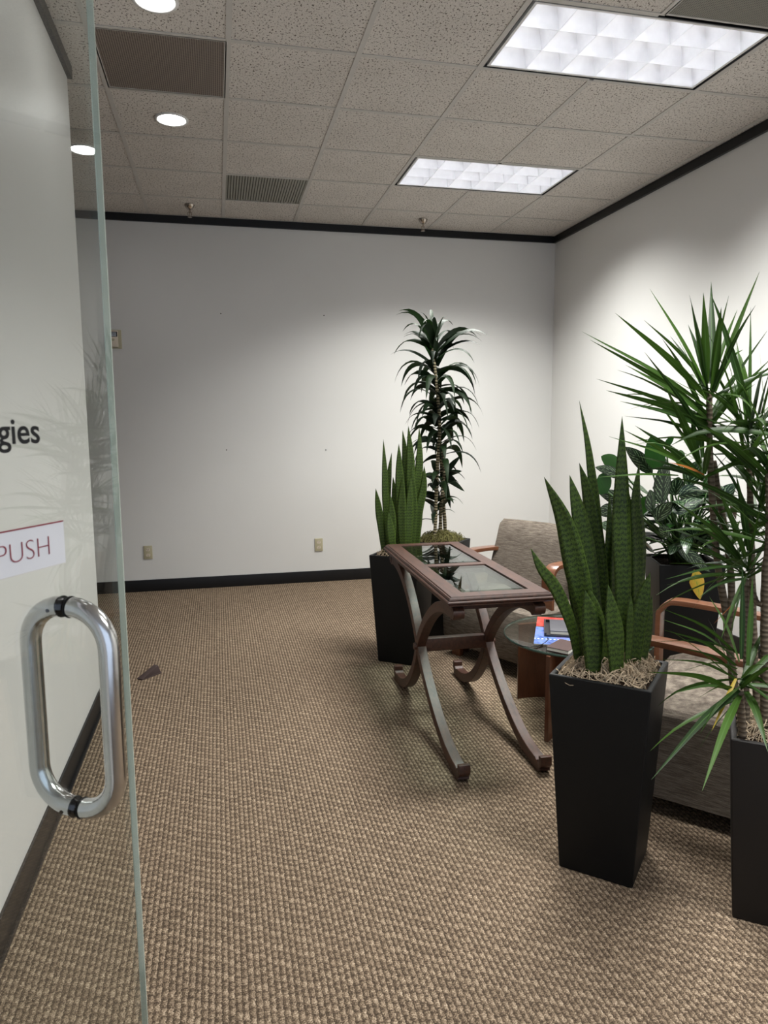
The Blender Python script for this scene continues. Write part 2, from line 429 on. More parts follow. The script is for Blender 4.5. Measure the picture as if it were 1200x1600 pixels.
# what sits in the grid instead of a tile
SPECIAL = {}
def mark(i0, j0, ni, nj, k):
    for i in range(i0, i0+ni):
        for j in range(j0, j0+nj): SPECIAL[(i, j)] = k
mark(2, 0, 2, 1, 'troffer'); mark(2, 3, 2, 1, 'troffer'); mark(2, -4, 2, 1, 'troffer')
mark(-1, 1, 1, 1, 'grille'); mark(0, 4, 1, 1, 'diffuser'); mark(3, -1, 1, 1, 'grille2')
DOWN = [(-.195, 4.553), (-.771, 5.147), (-.189, 3.34), (-.19, 1.75)]
grid = MB()
for i in range(-7, 7):
    x = GX0+i*T
    if not -4.2 < x < XR: continue
    for j in range(-9, 6):
        if (i, j) in SPECIAL and (i-1, j) in SPECIAL and SPECIAL[(i, j)] == 'troffer': continue
        y0 = GY0+j*T; y1 = min(y0+T, YB); grid.box(x-.0127, y0, CEIL-.001, x+.0127, y1, CEIL+.002); grid.box(x-.003, y0, CEIL+.002, x+.003, y1, CEIL+.03)
for j in range(-9, 7):
    y = GY0+j*T
    if y > YB: continue
    for i in range(-8, 6):
        x0 = max(GX0+i*T, -4.2); x1 = min(GX0+(i+1)*T, XR)
        if x1-x0 < .03: continue
        if (i, j) in SPECIAL and (i, j-1) in SPECIAL: continue
        grid.box(x0+.0127, y-.0127, CEIL-.001, x1-.0127, y+.0127, CEIL+.002)
grid.box(-4.2, YB-.03, CEIL-.001, XR, YB-.02, CEIL+.002)
g = grid.build('ceiling_grid', M_grid, ceil, fixn=False)
tile_cache = {}
for i in range(-8, 6):
    for j in range(-9, 6):
        if (i, j) in SPECIAL: continue
        x0 = max(GX0+i*T, -4.2); x1 = min(GX0+(i+1)*T, XR); y0 = GY0+j*T; y1 = min(y0+T, YB)
        if x1-x0 < .03 or y0 < -2.5: continue
        if x1 < XL-.1 and y1 < 1.9: continue
        hole = [d for d in DOWN if x0 < d[0] < x1 and y0 < d[1] < y1]
        key = (round(x1-x0, 3), round(y1-y0, 3)) if not hole else (i, j)
        if key not in tile_cache:
            t = MB(); W, D = x1-x0-.006, y1-y0-.006; z0, z1 = CEIL+.005, CEIL+.02
            if not hole: t.box(-W/2, -D/2, 0, W/2, D/2, .015)
            else:
                hx, hy = hole[0][0]-(x0+x1)/2, hole[0][1]-(y0+y1)/2; n = 32; R = .083
                inner = []; outer = []
                for k in range(n):
                    a = 2*math.pi*(k+.5)/n; c, s_ = math.cos(a), math.sin(a)
                    inner.append(Vector((hx+R*c, hy+R*s_, 0)))
                    q = min(((W/2-hx) if c > 0 else (W/2+hx))/max(abs(c), 1e-6), ((D/2-hy) if s_ > 0 else (D/2+hy))/max(abs(s_), 1e-6))
                    outer.append(Vector((hx+q*c, hy+q*s_, 0)))
                # exact corners
                for cx, cy in ((-W/2, -D/2), (W/2, -D/2), (W/2, D/2), (-W/2, D/2)):
                    kk = min(range(n), key=lambda k: (outer[k]-Vector((cx, cy, 0))).length); outer[kk] = Vector((cx, cy, 0))
                u = Vector((0, 0, .015))
                t.loft([inner, outer, [p+u for p in outer], [p+u for p in inner], inner], caps=False)
            o = t.build('ceiling_tile', M_tile, ceil, fixn=True); tile_cache[key] = o.data
        else:
            o = bpy.data.objects.new('ceiling_tile', tile_cache[key]); COL.objects.link(o); o.parent = ceil
        o.location = ((x0+x1)/2, (y0+y1)/2, CEIL+.003)

# nails left in the back wall
for u, v in ((345, 490), (506, 493), (656, 498), (354, 703), (509, 703)):
    p = at(u, v, YB); q = MB().tube([(p.x, YB, p.z), (p.x, YB-.008, p.z)], .005, 8)
    q.build('nail', M_hole, bpy.data.objects['wall_back'])

# ------------------------------------------------------------------ troffers
def louver_profile(h, wt, wb, n=6):
    left = []; 
    for k in range(n+1):
        t = k/n; left.append((wb/2+(wt-wb)/2*(t**2.2), t*h))
    return left
def troffer(i, j, label):
    x0, y0 = GX0+i*T, GY0+j*T; cx, cy = x0+T, y0+T/2
    r = empty('recessed_troffer', label, 'ceiling light', (cx, cy, CEIL), 0, 'recessed fluorescent troffers')
    W, D = 2*T-.026, T-.026; hh = .2
    h = MB()
    for a in ((-W/2, -D/2, 0, -W/2+.004, D/2, hh), (W/2-.004, -D/2, 0, W/2, D/2, hh), (-W/2, -D/2, 0, W/2, -D/2+.004, hh), (-W/2, D/2-.004, 0, W/2, D/2, hh), (-W/2, -D/2, hh, W/2, D/2, hh+.005)): h.box(*a)
    h.build('housing', M_blackL, r)
    # white inner frame, set in from the black reveal
    W2, D2 = W-.036, D-.024; f = MB(); t = .012
    for a in ((-W2/2, -D2/2, .001, -W2/2+t, D2/2, .02), (W2/2-t, -D2/2, .001, W2/2, D2/2, .02), (-W2/2+t, -D2/2, .001, W2/2-t, -D2/2+t, .02), (-W2/2+t, D2/2-t, .001, W2/2-t, D2/2, .02)): f.box(*a)
    f.build('frame', M_white, r)
    W3, D3 = W2-2*t, D2-2*t
    lh = .115
    prof = louver_profile(lh, .11, .002)
    def blade(L, horizontal, pos, half=0):
        m_ = MB(); ring = []
        if half >= 0: ring += [(d, z) for d, z in prof]
        else: ring += [(0, 0), (0, lh)][::1]
        other = [(-d, z) for d, z in prof][::-1] if half <= 0 else [(0, lh), (0, 0)]
        if half < 0: pts = [(0, 0), (0, lh)]+other
        elif half > 0: pts = ring+other
        else: pts = ring+other
        rings = []
        for e in (-L/2, L/2):
            rings.append([Vector((e, pos+d, .003+z)) if horizontal else Vector((pos+d, e, .003+z)) for d, z in pts])
        m_.loft(rings); return m_
    for k in range(0, 4):
        y = -D3/2+k*D3/3; blade(W3, True, y, 1 if k == 0 else (-1 if k == 3 else 0)).build('louver_blade', M_louv, r, smooth='auto')
    for k in range(0, 7):
        x = -W3/2+k*W3/6; blade(D3, False, x, 1 if k == 0 else (-1 if k == 6 else 0)).build('louver_blade', M_louv, r, smooth='auto')
    # glowing lamp cavity above the louvers
    MB().box(-W3/2, -D3/2, .150, W3/2, D3/2, .154).build('lamp_diffuser', M_tube, r)
    ld = bpy.data.lights.new('troffer_light', 'AREA'); ld.shape = 'RECTANGLE'; ld.size = W3-.02; ld.size_y = D3-.02
    ld.energy = TROFFER_W; ld.color = (1, 1, .965); ld.spread = math.radians(128)
    lo = bpy.data.objects.new('lamp', ld); COL.objects.link(lo); lo.parent = r; lo.location = (0, 0, -.004)
    return r
troffer(2, 0, 'large bright louvered ceiling light at the top right, nearest the camera')
troffer(2, 3, 'louvered ceiling light nearer the back wall, above the corner of plants')
troffer(2, -4, 'louvered ceiling light behind the camera, outside the picture')

def downlight(x, y, label):
    r = empty('recessed_downlight', label, 'ceiling light', (x, y, CEIL), 0, 'round recessed downlights')
    MB().lathe([(.095, .004), (.095, -.003), (.080, -.004), (.077, .003)], (0, 0, 0), 32).build('trim_ring', M_white, r, smooth=True)
    MB().lathe([(.078, .0), (.074, .03), (.066, .07), (.0, .072)], (0, 0, 0), 32).build('reflector', M_white, r, smooth='auto')
    MB().lathe([(.0, .008), (.075, .008), (.075, .011), (.0, .011)], (0, 0, 0), 32).build('lens', M_down, r)
for d, l in zip(DOWN, ('round white downlight in the tile between the grille and the back wall', 'round white downlight seen through the glass door beside the partition end',
                       'round white downlight cut by the top edge of the picture', 'round white downlight overhead, above the picture')): downlight(*d, l)

# ------------------------------------------------------------------ grilles
def grille(i, j, label, mat):
    x, y = GX0+(i+.5)*T, GY0+(j+.5)*T
    r = empty('return_air_grille', label, 'air vent', (x, y, CEIL), 0)
    MB().box(-.297, -.297, .001, .297, .297, .006).build('perforated_panel', mat, r)
    f = MB()
    for a in ((-.298, -.298, -.001, -.288, .298, .002), (.288, -.298, -.001, .298, .298, .002), (-.288, -.298, -.001, .288, -.288, .002), (-.288, .288, -.001, .288, .298, .002)): f.box(*a)
    f.build('frame', M_grid, r)
grille(-1, 1, 'brown perforated square air grille beside the glass door top', M_perf)
grille(3, -1, 'grey perforated air grille behind the large ceiling light, cut by the picture edge', M_perf2)
x, y = GX0+.5*T, GY0+4.5*T
r = empty('slotted_air_grille', 'pale square ceiling vent with fine parallel slats near the back wall', 'air vent', (x, y, CEIL))
MB().box(-.297, -.297, .012, .297, .297, .014).build('backing', M_slatback, r)
sl = MB().box(-.009, -.0035, 0, .009, .0035, .0); me0 = None
L = .594*1
n = 30
for k in range(n):
    xx = -.287+k*.574/(n-1)
    if me0 is None:
        o = MB().box(-.0068, -.29, .002, .0068, .29, .007).build('slat', M_slat, r); me0 = o.data
    else:
        o = bpy.data.objects.new('slat', me0); COL.objects.link(o); o.parent = r
    o.location = (xx, 0, 0); o.rotation_euler = (0, .25, 0)

# ------------------------------------------------------------------ sprinklers
def sprinkler(u, v, label):
    p = atz(u, v-4, CEIL)
    r = empty('sprinkler_head', label, 'sprinkler', (p.x, p.y, CEIL), 0, 'ceiling sprinkler heads')
    MB().lathe([(.040, -.001), (.036, -.012), (.022, -.034), (.012, -.036), (.012, -.03)], (0, 0, 0), 20).build('escutcheon', M_brass, r, smooth=True)
    q = MB().lathe([(.008, -.03), (.008, -.06), (.006, -.062), (.0, -.062)], (0, 0, 0), 12)
    q.tube([(.014, 0, -.058), (.016, 0, -.075), (.004, 0, -.094)], .0025, 6); q.tube([(-.014, 0, -.058), (-.016, 0, -.075), (-.004, 0, -.094)], .0025, 6)
    q.tube([(-.014, 0, -.058), (.014, 0, -.058)], .0035, 6); q.tube([(0, 0, -.06), (0, 0, -.094)], .003, 6)
    q.build('nozzle_frame', M_brass, r)
    MB().lathe([(.0, -.094), (.018, -.094), (.018, -.097), (.0, -.097)], (0, 0, 0), 16).build('deflector', M_brass, r)
sprinkler(296, 324, 'small metal sprinkler head by the back wall trim, left of the slatted vent')
sprinkler(661, 347, 'small metal sprinkler head by the back wall trim, below the far ceiling light')

# ------------------------------------------------------------------ wall fittings
def outlet(u, v, label):
    p = at(u, v, YB)
    r = empty('wall_outlet', label, 'outlet', (p.x, YB, p.z), 0, 'outlets low on the back wall')
    MB().box(-.037, -.008, -.06, .037, 0, .06).build('cover_plate', M_beige, r, bevel=.003)
    for s in (-1, 1):
        f = MB(); n = 16
        ring = [Vector((.017*math.cos(2*math.pi*k/n), 0, s*.024+max(-.0125, min(.0125, .017*math.sin(2*math.pi*k/n))))) for k in range(n)]
        f.loft([[q+Vector((0, -.0075, 0)) for q in ring], [q+Vector((0, -.0105, 0)) for q in ring]])
        fo = f.build('socket', M_lbeige, r)
        h = MB().box(-.0085, -.0115, s*.024-.001, -.0055, -.0100, s*.024+.009); h.box(.0055, -.0115, s*.024-.001, .0085, -.0100, s*.024+.009)
        h.tube([(0, -.0115, s*.024-.007), (0, -.0100, s*.024-.007)], .003, 8); h.build('slots', M_hole, fo)
outlet(231.5, 863, 'beige wall outlet at the left, nearer the glass door')
outlet(498, 851, 'beige wall outlet nearer the tall snake plant')
p = at(176, 530, YB)
r = empty('thermostat', 'small beige thermostat with a grey display, beside the glass door edge', 'thermostat', (p.x+.008, YB, p.z))
MB().box(-.065, -.012, -.078, .065, 0, .078).build('base_plate', M_beige, r, bevel=.003)
MB().box(-.06, -.032, -.066, .038, -.012, .07).build('cover', M_lbeige, r, bevel=.004)
MB().box(-.03, -.034, .018, .035, -.032, .058).build('display_bezel', M_cover, r)
s_ = MB().box(-.046, -.0352, .022, .026, -.034, .053); s_.build('display', plain('lcd_grey', (170, 176, 184), .3), r)
q = MB()
for sx in (-.03, -.012, .006):
    q.box(sx, -.0358, .03, sx+.002, -.0352, .046); q.box(sx, -.0358, .044, sx+.01, -.0352, .046); q.box(sx+.008, -.0358, .036, sx+.01, -.0352, .046)
q.build('display_digits', M_ink, r)
q = MB(); n = 20
ring = [Vector((.016*math.cos(2*math.pi*k/n)-.004, 0, .010*math.sin(2*math.pi*k/n)-.008)) for k in range(n)]
q.loft([[a+Vector((0, -.032, 0)) for a in ring], [a+Vector((0, -.035, 0)) for a in ring]]); q.build('button', M_beige, r)

# ------------------------------------------------------------------ glass door
D30 = Vector((.5, math.sqrt(3)/2, 0)); N30 = Vector((D30.y, -D30.x, 0))
DO = Vector((-.218, 1.158, 0))              # point of the glass plane
door = empty('glass_door', 'frameless clear glass door swung open at the left, with steel pull handle', 'door', DO, math.atan2(D30.y, D30.x))
# local frame: x along the door towards its free edge, -y towards the camera side
E1 = .104; HX = -.78; TH = .012; ZT = 2.45
gp = MB().box(HX, -TH/2, .012, E1-.0015, TH/2, ZT); gp.build('glass_pane', M_glass, door)
MB().box(E1-.0015, -TH/2, .012, E1, TH/2, ZT).build('polished_edge', M_gedge, door)
rail = MB().box(HX, -.022, .004, E1-.02, .022, .08); 
MB().box(HX, -.02, ZT, E1, .02, ZT+.06).build('top_rail', M_chrome, door, bevel=.003)
hs = -.0265; zc = 1.060; hl = .161; so = .0715; tr = .0155
def pull(sgn):
    pts = []; R = .062
    y0 = sgn*TH/2; y1 = sgn*so
    for k in range(9):
        a = math.pi/2*k/8; pts.append((hs, y1-sgn*R+sgn*R*math.sin(a), zc+hl-R+R*math.cos(a)))
    up_ = [(hs, y0+sgn*.004, zc+hl)]+pts
    lo = [(x, y, 2*zc-z) for x, y, z in up_[::-1]]
    return up_+lo
for sgn in (-1, 1):
    q = MB().tube(pull(sgn), tr, 20)
    h = q.build('pull_handle', M_chrome, door, smooth='auto')
    w_ = MB()
    for z in (zc+hl, zc-hl): w_.tube([(hs, sgn*TH/2, z), (hs, sgn*(TH/2+.0018), z)], tr+.0012, 20)
    w_.build('washer', M_rubber, h, smooth='auto')
    if sgn > 0:
        w2 = MB()
        for z in (zc+hl, zc-hl): w2.tube([(hs-tr*.55, sgn*.022, z-.004), (hs-tr*1.03, sgn*.022, z-.004)], .003, 8)
        w2.build('set_screw', M_rubber, h)
# sign: local x = s, z = height
def onDoor(u, v):
    d = ray(u, v); tt = (DO-CAM).dot(N30)/d.dot(N30); X = CAM+d*tt; return (X-DO).dot(D30), X.z
SY = -TH/2
MB().box(-.30, SY-.0006, 1.2895, -.0295, SY, 1.3535).build('push_sticker', M_sign, door)
MB().box(-.30, SY-.0010, 1.3515, -.0295, SY-.0006, 1.3535).build('red_border_line', M_red, door)
MB().box(-.30, SY-.0010, 1.2895, -.0295, SY-.0006, 1.2905).build('grey_border_line', M_grid, door)
def text(s, size, right, base, mat, name, off=0, extr=.0002, sx=1.0):
    cu = bpy.data.curves.new(name, 'FONT'); cu.body = s; cu.size = size; cu.align_x = 'RIGHT'; cu.extrude = extr; cu.offset = off
    o = bpy.data.objects.new(name, cu); COL.objects.link(o)
    dg = bpy.context.evaluated_depsgraph_get(); me = bpy.data.meshes.new_from_object(o.evaluated_get(dg)); bpy.data.objects.remove(o)
    me.transform(Matrix.Scale(sx, 4, (1, 0, 0)))
    me.transform(Matrix.Translation((right, SY-.0012, base)) @ Matrix.Rotation(math.pi/2, 4, 'X'))
    me.materials.clear(); me.materials.append(mat)
    q = bpy.data.objects.new(name, me); COL.objects.link(q); q.parent = door; return q
text('gies', .0495, -.0640, 1.4690, M_ink, 'black_lettering', .0007)
text('PUSH', .0410, -.0565, 1.3075, M_red, 'red_lettering', -.0011, sx=1.03)

# ------------------------------------------------------------------ door wedge
p = atz(233, 1056, 0)
r = empty('door_wedge', 'small brown rubber door wedge lying on the carpet', 'door stop', (p.x, p.y, 0), math.radians(-40))
q = MB(); Lw, Ww, Hw = .075, .022, .05
q.add([(-Ww, -Lw, 0), (Ww, -Lw, 0), (Ww, Lw, 0), (-Ww, Lw, 0), (-Ww, -Lw, .006), (Ww, -Lw, .006), (Ww*.7, Lw*.8, Hw), (-Ww*.7, Lw*.8, Hw)],
      [(0, 3, 2, 1), (0, 1, 5, 4), (1, 2, 6, 5), (2, 3, 7, 6), (3, 0, 4, 7), (4, 5, 6, 7)])
q.build('wedge_body', M_wedge, r, bevel=.002)
q = MB().add([(Ww, -Lw, 0), (Ww+.012, Lw*.9, 0), (Ww, Lw, 0), (Ww, -Lw, .004), (Ww+.012, Lw*.9, .004), (Ww, Lw, .004)], [(0, 1, 2), (3, 5, 4), (0, 3, 4, 1), (1, 4, 5, 2), (2, 5, 3, 0)])
q.build('wedge_flange', M_wedge, r)

# ------------------------------------------------------------------ console table
CT = empty('console_table', 'dark wooden console table with crossed legs and a glass-panelled top', 'table', (1.147, 3.385, 0), math.radians(-1.6))
LW, LL, ZT_ = .235, .668, .775
def rect_ring(a, b, z): return [Vector((-a, -b, z)), Vector((a, -b, z)), Vector((a, b, z)), Vector((-a, b, z))]
# top frame: profile swept around, with moulded edge
prof = [(.085, ZT_-.004), (.085, ZT_), (.020, ZT_), (.017, ZT_-.005), (.013, ZT_-.005), (.010, ZT_-.009), (.008, ZT_-.014), (.012, ZT_-.016), (.004, ZT_-.018), (.0, ZT_-.022), (.0, ZT_-.027), (.006, ZT_-.030), (.004, ZT_-.032), (.004, ZT_-.036), (.012, ZT_-.040), (.085, ZT_-.040), (.085, ZT_-.012)]
q = MB(); rings = [rect_ring(LW-d, LL-d, z) for d, z in prof]; q.loft(rings+[rings[0]], caps=False)
q.build('top_frame', M_esp, CT)
MB().box(-LW+.085, -.028, ZT_-.04, LW-.085, .028, ZT_).build('crossbar', M_esp, CT, bevel=.002)
for s in (-1, 1):
    y0, y1 = sorted((s*.028, s*(LL-.085))); x0 = LW-.085; cy = (y0+y1)/2; hy = (y1-y0)/2; bv = .026
    def rr(a, b, z): return [Vector((-a, cy-b, z)), Vector((a, cy-b, z)), Vector((a, cy+b, z)), Vector((-a, cy+b, z))]
    q = MB().loft([rr(x0, hy, ZT_-.010), rr(x0, hy, ZT_-.005), rr(x0-bv, hy-bv, ZT_-.001)], caps=True)
    q.build('glass_panel', M_tglass, CT)
q = MB()
ax, ay = LW-.03, LL-.05
for a in ((-ax, -ay, ZT_-.065, -ax+.02, ay, ZT_-.040), (ax-.02, -ay, ZT_-.065, ax, ay, ZT_-.040), (-ax+.02, -ay, ZT_-.065, ax-.02, -ay+.02, ZT_-.040), (-ax+.02, ay-.02, ZT_-.065, ax-.02, ay, ZT_-.040)): q.box(*a)
q.build('apron', M_esp, CT)
LX = .180
def legpts(d):
    pts = []; n = 26
    for k in range(n+1):
        s = -1+2*k/n
        y = .565*math.copysign(abs(s)**1.22, s); z = .362+.335*math.sin(s*math.pi/2*.98); sh = -.11*max(0, 1-z/.362)
        pts.append(Vector((0, d*y+sh, z)))
    return pts
for sx in (-1, 1):
    for d in (-1, 1):
        pts = [p+Vector((sx*LX, 0, 0)) for p in legpts(d)]
        # scroll at foot and head
        f0 = pts[0]; foot = [f0+Vector((0, -d*.045, .010)), f0+Vector((0, -d*.022, -.003))]
        t1 = pts[-1]; head = [t1+Vector((0, d*.03, .0)), t1+Vector((0, d*.055, -.012))]
        allp = foot+pts+head
        th = [.050, .046]+[.040+.012*abs(-1+2*k/26) for k in range(27)]+[.05, .05]
        ww = [.05]*2+[.046]*27+[.046]*2
        q = MB().sweep(allp, (1, 0, 0), ww, th); lo_ = min(v[2] for v in q.v)
        q.v = [(v[0]+(.0012*d), v[1], max(v[2]-lo_ if v[2] < .1 else v[2], 0)) for v in q.v]
        q.build('leg', M_esp, CT, smooth='auto', bevel=.0022, seg=1)
        q = MB().sweep([foot[0]+Vector((0, -d*.012, .045)), foot[0]+Vector((0, -d*.016, .012)), foot[0]+Vector((0, d*.004, -.005))], (1, 0, 0), .051, .03)
        q.v = [(v[0], v[1], max(v[2]-lo_, .001)) for v in q.v]; q.build('foot_scroll', M_esp, CT, bevel=.006)
        q = MB().tube([t1+Vector((-.024, d*.055, .0)), t1+Vector((.024, d*.055, .0))], .026, 16); q.build('head_scroll', M_esp, CT, smooth='auto')
    q = MB().tube([(sx*(LX+.020), 0, .362), (sx*(LX+.036), 0, .362)], [.022, .016], 16); q.build('joint_boss', M_esp, CT, smooth='auto')
MB().box(-LX-.02, -.022, .335, LX+.02, .022, .402).build('stretcher', M_esp, CT, bevel=.004)

# ------------------------------------------------------------------ round glass coffee table
TC = Vector((1.738, 3.195, 0)); TR = .372; TZ = .425
RTb = empty('glass_coffee_table', 'low round glass coffee table on cherry wood panels beside the console table', 'table', TC)
q = MB(); q.lathe([(0, TZ-.012), (TR-.003, TZ-.012)], (0, 0, 0), 64); q.lathe([(TR-.003, TZ), (0, TZ)], (0, 0, 0), 64)
q.build('glass_top', M_cglass, RTb, smooth='auto', fixn=False)
q = MB(); q.lathe([(TR-.003, TZ-.012), (TR, TZ-.009), (TR, TZ-.003), (TR-.003, TZ)], (0, 0, 0), 64); q.build('glass_rim', M_gedge2, RTb, smooth=True)
def panel(a, b, bow=.0):
    a = Vector(a)-TC; b = Vector(b)-TC; d = (b-a).normalized(); n = Vector((-d.y, d.x, 0)); pts = []
    for k in range(9):
        t = k/8; pts.append(a.lerp(b, t)+n*bow*math.sin(math.pi*t))
    q = MB(); rings = []
    for k, p_ in enumerate(pts):
        rings.append([p_-n*.011+Vector((0, 0, 0)), p_+n*.011, p_+n*.011+Vector((0, 0, TZ-.012)), p_-n*.011+Vector((0, 0, TZ-.012))])
    q.loft(rings); q.build('curved_panel_leg', M_cherryD, RTb, smooth='auto')
a1 = atz(808, 1091, 0); b1 = atz(853, 1093, 0)
panel(a1, (1.80, 3.40, 0), .03)
a2 = atz(853, 1159, 0)
panel((a2.x, a2.y, 0), (1.62, 3.02, 0), .02)
panel((1.84, 2.83, 0), (1.76, 3.05, 0), .02)

Z0 = TZ+.001
def flatbox(name, label, cat, c, w, d, h, rz, parts):
    r = empty(name, label, cat, c, rz)
    for nm, (x0, y0, z0, x1, y1, z1), mt in parts: MB().box(x0*w/2, y0*d/2, z0*h, x1*w/2, y1*d/2, z1*h).build(nm, mt, r)
    return r
for nm_, lb_, cx_, cy_, sx_, sy_, mt_, dz_ in (('magazine', 'glossy magazine with blue cover and white dots, partly under the black tray', 1.604, 3.164, .105, .143, M_magB, 0), ('magazine', 'glossy magazine with red cover behind the blue one on the coffee table', 1.745, 3.372, .135, .09, M_magR, 0)):
    ma = empty(nm_, lb_, 'magazine', (cx_, cy_, Z0+dz_), math.radians(-27))
    MB().box(-sx_, -sy_, 0, sx_, sy_, .004).build('pages', M_pages, ma); MB().box(-sx_-.001, -sy_-.001, .004, sx_+.001, sy_+.001, .005).build('cover', mt_, ma)
tr_ = empty('document_tray', 'shallow black tray lying on the magazines on the coffee table', 'tray', (1.722, 3.229, Z0+.0052), math.radians(-25))
q = MB().box(-.14, -.127, 0, .14, .127, .004)
for a in ((-.14, -.127, .004, -.13, .127, .018), (.13, -.127, .004, .14, .127, .018), (-.13, -.127, .004, .13, -.121, .009), (-.13, .121, .004, .13, .127, .018)): q.box(*a)
q.build('tray_body', M_cover, tr_)
nb = empty('notebook', 'dark grey notebook with white page edges lying in the black tray', 'notebook', (1.727, 3.231, Z0+.0095), math.radians(-25))
MB().box(-.113, -.104, .002, .117, .104, .016).build('pages', M_pages, nb); MB().box(-.115, -.106, .016, .12, .106, .020).build('cover', M_grey, nb, bevel=.001)
MB().box(-.115, -.106, 0, .12, .106, .002).build('back_cover', M_grey, nb)
bk = empty('book', 'brown covered book with white page edges at the front of the coffee table', 'book', (1.555, 2.990, Z0), math.radians(-52))
MB().box(-.053, -.073, .002, .055, .075, .016).build('pages', M_pages, bk); q = MB().box(-.055, -.075, .016, .055, .075, .0185); q.box(-.055, -.075, 0, .055, .075, .002); q.box(-.055, -.075, .002, -.053, .075, .016); q.build('cover', M_brownbook, bk)
cdz = empty('leaflet', 'pale blue leaflet at the back of the coffee table', 'leaflet', (1.885, 3.42, Z0), math.radians(-20))
MB().box(-.045, -.045, 0, .045, .045, .003).build('sheet', plain('pale_blue_paper', (150, 180, 214), .5), cdz)
pts = [atz(u, v, Z0+.004) for u, v in ((857, 999), (852, 1004), (845, 1008), (838, 1010), (828, 1011), (818, 1009.5), (808, 1007.5))]
q = MB().tube([pts[0]+Vector((0, .01, .004))]+pts, .0028, 6)
tag(q.build('cable', M_rubber, smooth=True), 'thin black cable curling across the coffee table glass', 'cable')

# ------------------------------------------------------------------ lounge chairs
def cr(pts, n):
    """Catmull-Rom resample"""
    pts = [Vector(p) for p in pts]; P = [pts[0]*2-pts[1]]+pts+[pts[-1]*2-pts[-2]]; out = []; k = len(pts)-1
    for i in range(n+1):
        t = i/n*k; a = min(int(t), k-1); f = t-a; p0, p1, p2, p3 = P[a:a+4]
        out.append(.5*((2*p1)+(p2-p0)*f+(2*p0-5*p1+4*p2-p3)*f*f+(3*p1-p0-3*p2+p3)*f**3))
    return out
def chair(name, label, loc, facing_deg, armz, rear=-.34, front=.40, hw=.385, bx=.0, btop=.0):
    # local +x = facing, y lateral
    r = empty(name, label, 'armchair', loc, math.radians(facing_deg), 'upholstered lounge chairs with bentwood arms')
    def rbox(x0, x1, hw_, z0, z1, rd, bottom=.02):
        rings = []
        prof = [(x0+.02, z0), (x1-.05, z0), (x1-.01, z0+.06), (x1, z1-rd), (x1-rd*.3, z1-rd*.3), (x1-rd, z1), ((x0+x1)/2, z1+.012), (x0, z1)]
        for y, s in ((-hw_, .0), (-hw_+.012, .012), (-hw_+.04, .02), (0, .02), (hw_-.04, .02), (hw_-.012, .012), (hw_, 0)):
            rings.append([Vector((x+(s-.02 if x > x0+.1 else 0), y, z+(s-.02 if z > z1-rd-.001 else 0))) for x, z in prof])
        return MB().loft(rings)
    q = rbox(rear, front, hw, .075, .415, .09); q.build('seat', M_fab, r, smooth='auto')
    # back: reclined, slightly wrapped cushion
    rings = []
    for k, y in enumerate([-.345, -.33, -.2, 0, .2, .33, .345]):
        e = 1 if k in (0, 6) else 0; ee = .03*e; wrap = .05*(abs(y)/.345)**2
        fr_ = [(-.12, .34), (-.14, .46), (-.185, .60), (-.225, .74), (-.25, .825)]
        back = [(-.30, .868), (-.345, .85), (-.35, .74), (-.33, .5), (-.31, .12), (-.16, .12)]
        rings.append([Vector((x+bx*(z > .3)+wrap-(ee if i < 5 else -ee*.6), y, z-btop*(z > .7)-(ee if .8 < z else 0))) for i, (x, z) in enumerate(fr_+back)])
    MB().loft(rings).build('backrest', M_fab, r, smooth='auto')
    for s in (-1, 1):
        y = s*.335
        pts = [(.235, y, 0), (.24, y, .2), (.245, y, armz-.10), (.236, y, armz-.045), (.208, y, armz-.012), (.16, y, armz), (0, y, armz-.004), (-.22, y, armz-.02), (-.34, y, armz-.03)]
        MB().sweep(cr(pts, 40), (0, 1, 0), .075, .022).build('bentwood_arm', M_cherry, r, smooth='auto', bevel=.004)
        MB().box(-.33, y-.03, 0, -.28, y+.03, .12).build('rear_leg', M_cherry, r, bevel=.004)
    for s in (-1, 1): MB().box(front-.09, s*.30-.035, 0, front-.055, s*.30+.035, .08).build('front_leg', M_cherry, r, bevel=.004)
    return r
chair('lounge_chair', 'grey-beige woven lounge chair behind the console table', (1.885, 4.12, 0), 207, .655, bx=.11, btop=.03)
chair('lounge_chair', 'grey-beige woven lounge chair between the two near planters', (1.900, 2.490, 0), 131, .66, rear=-.5, front=.225, hw=.40, bx=-.16)

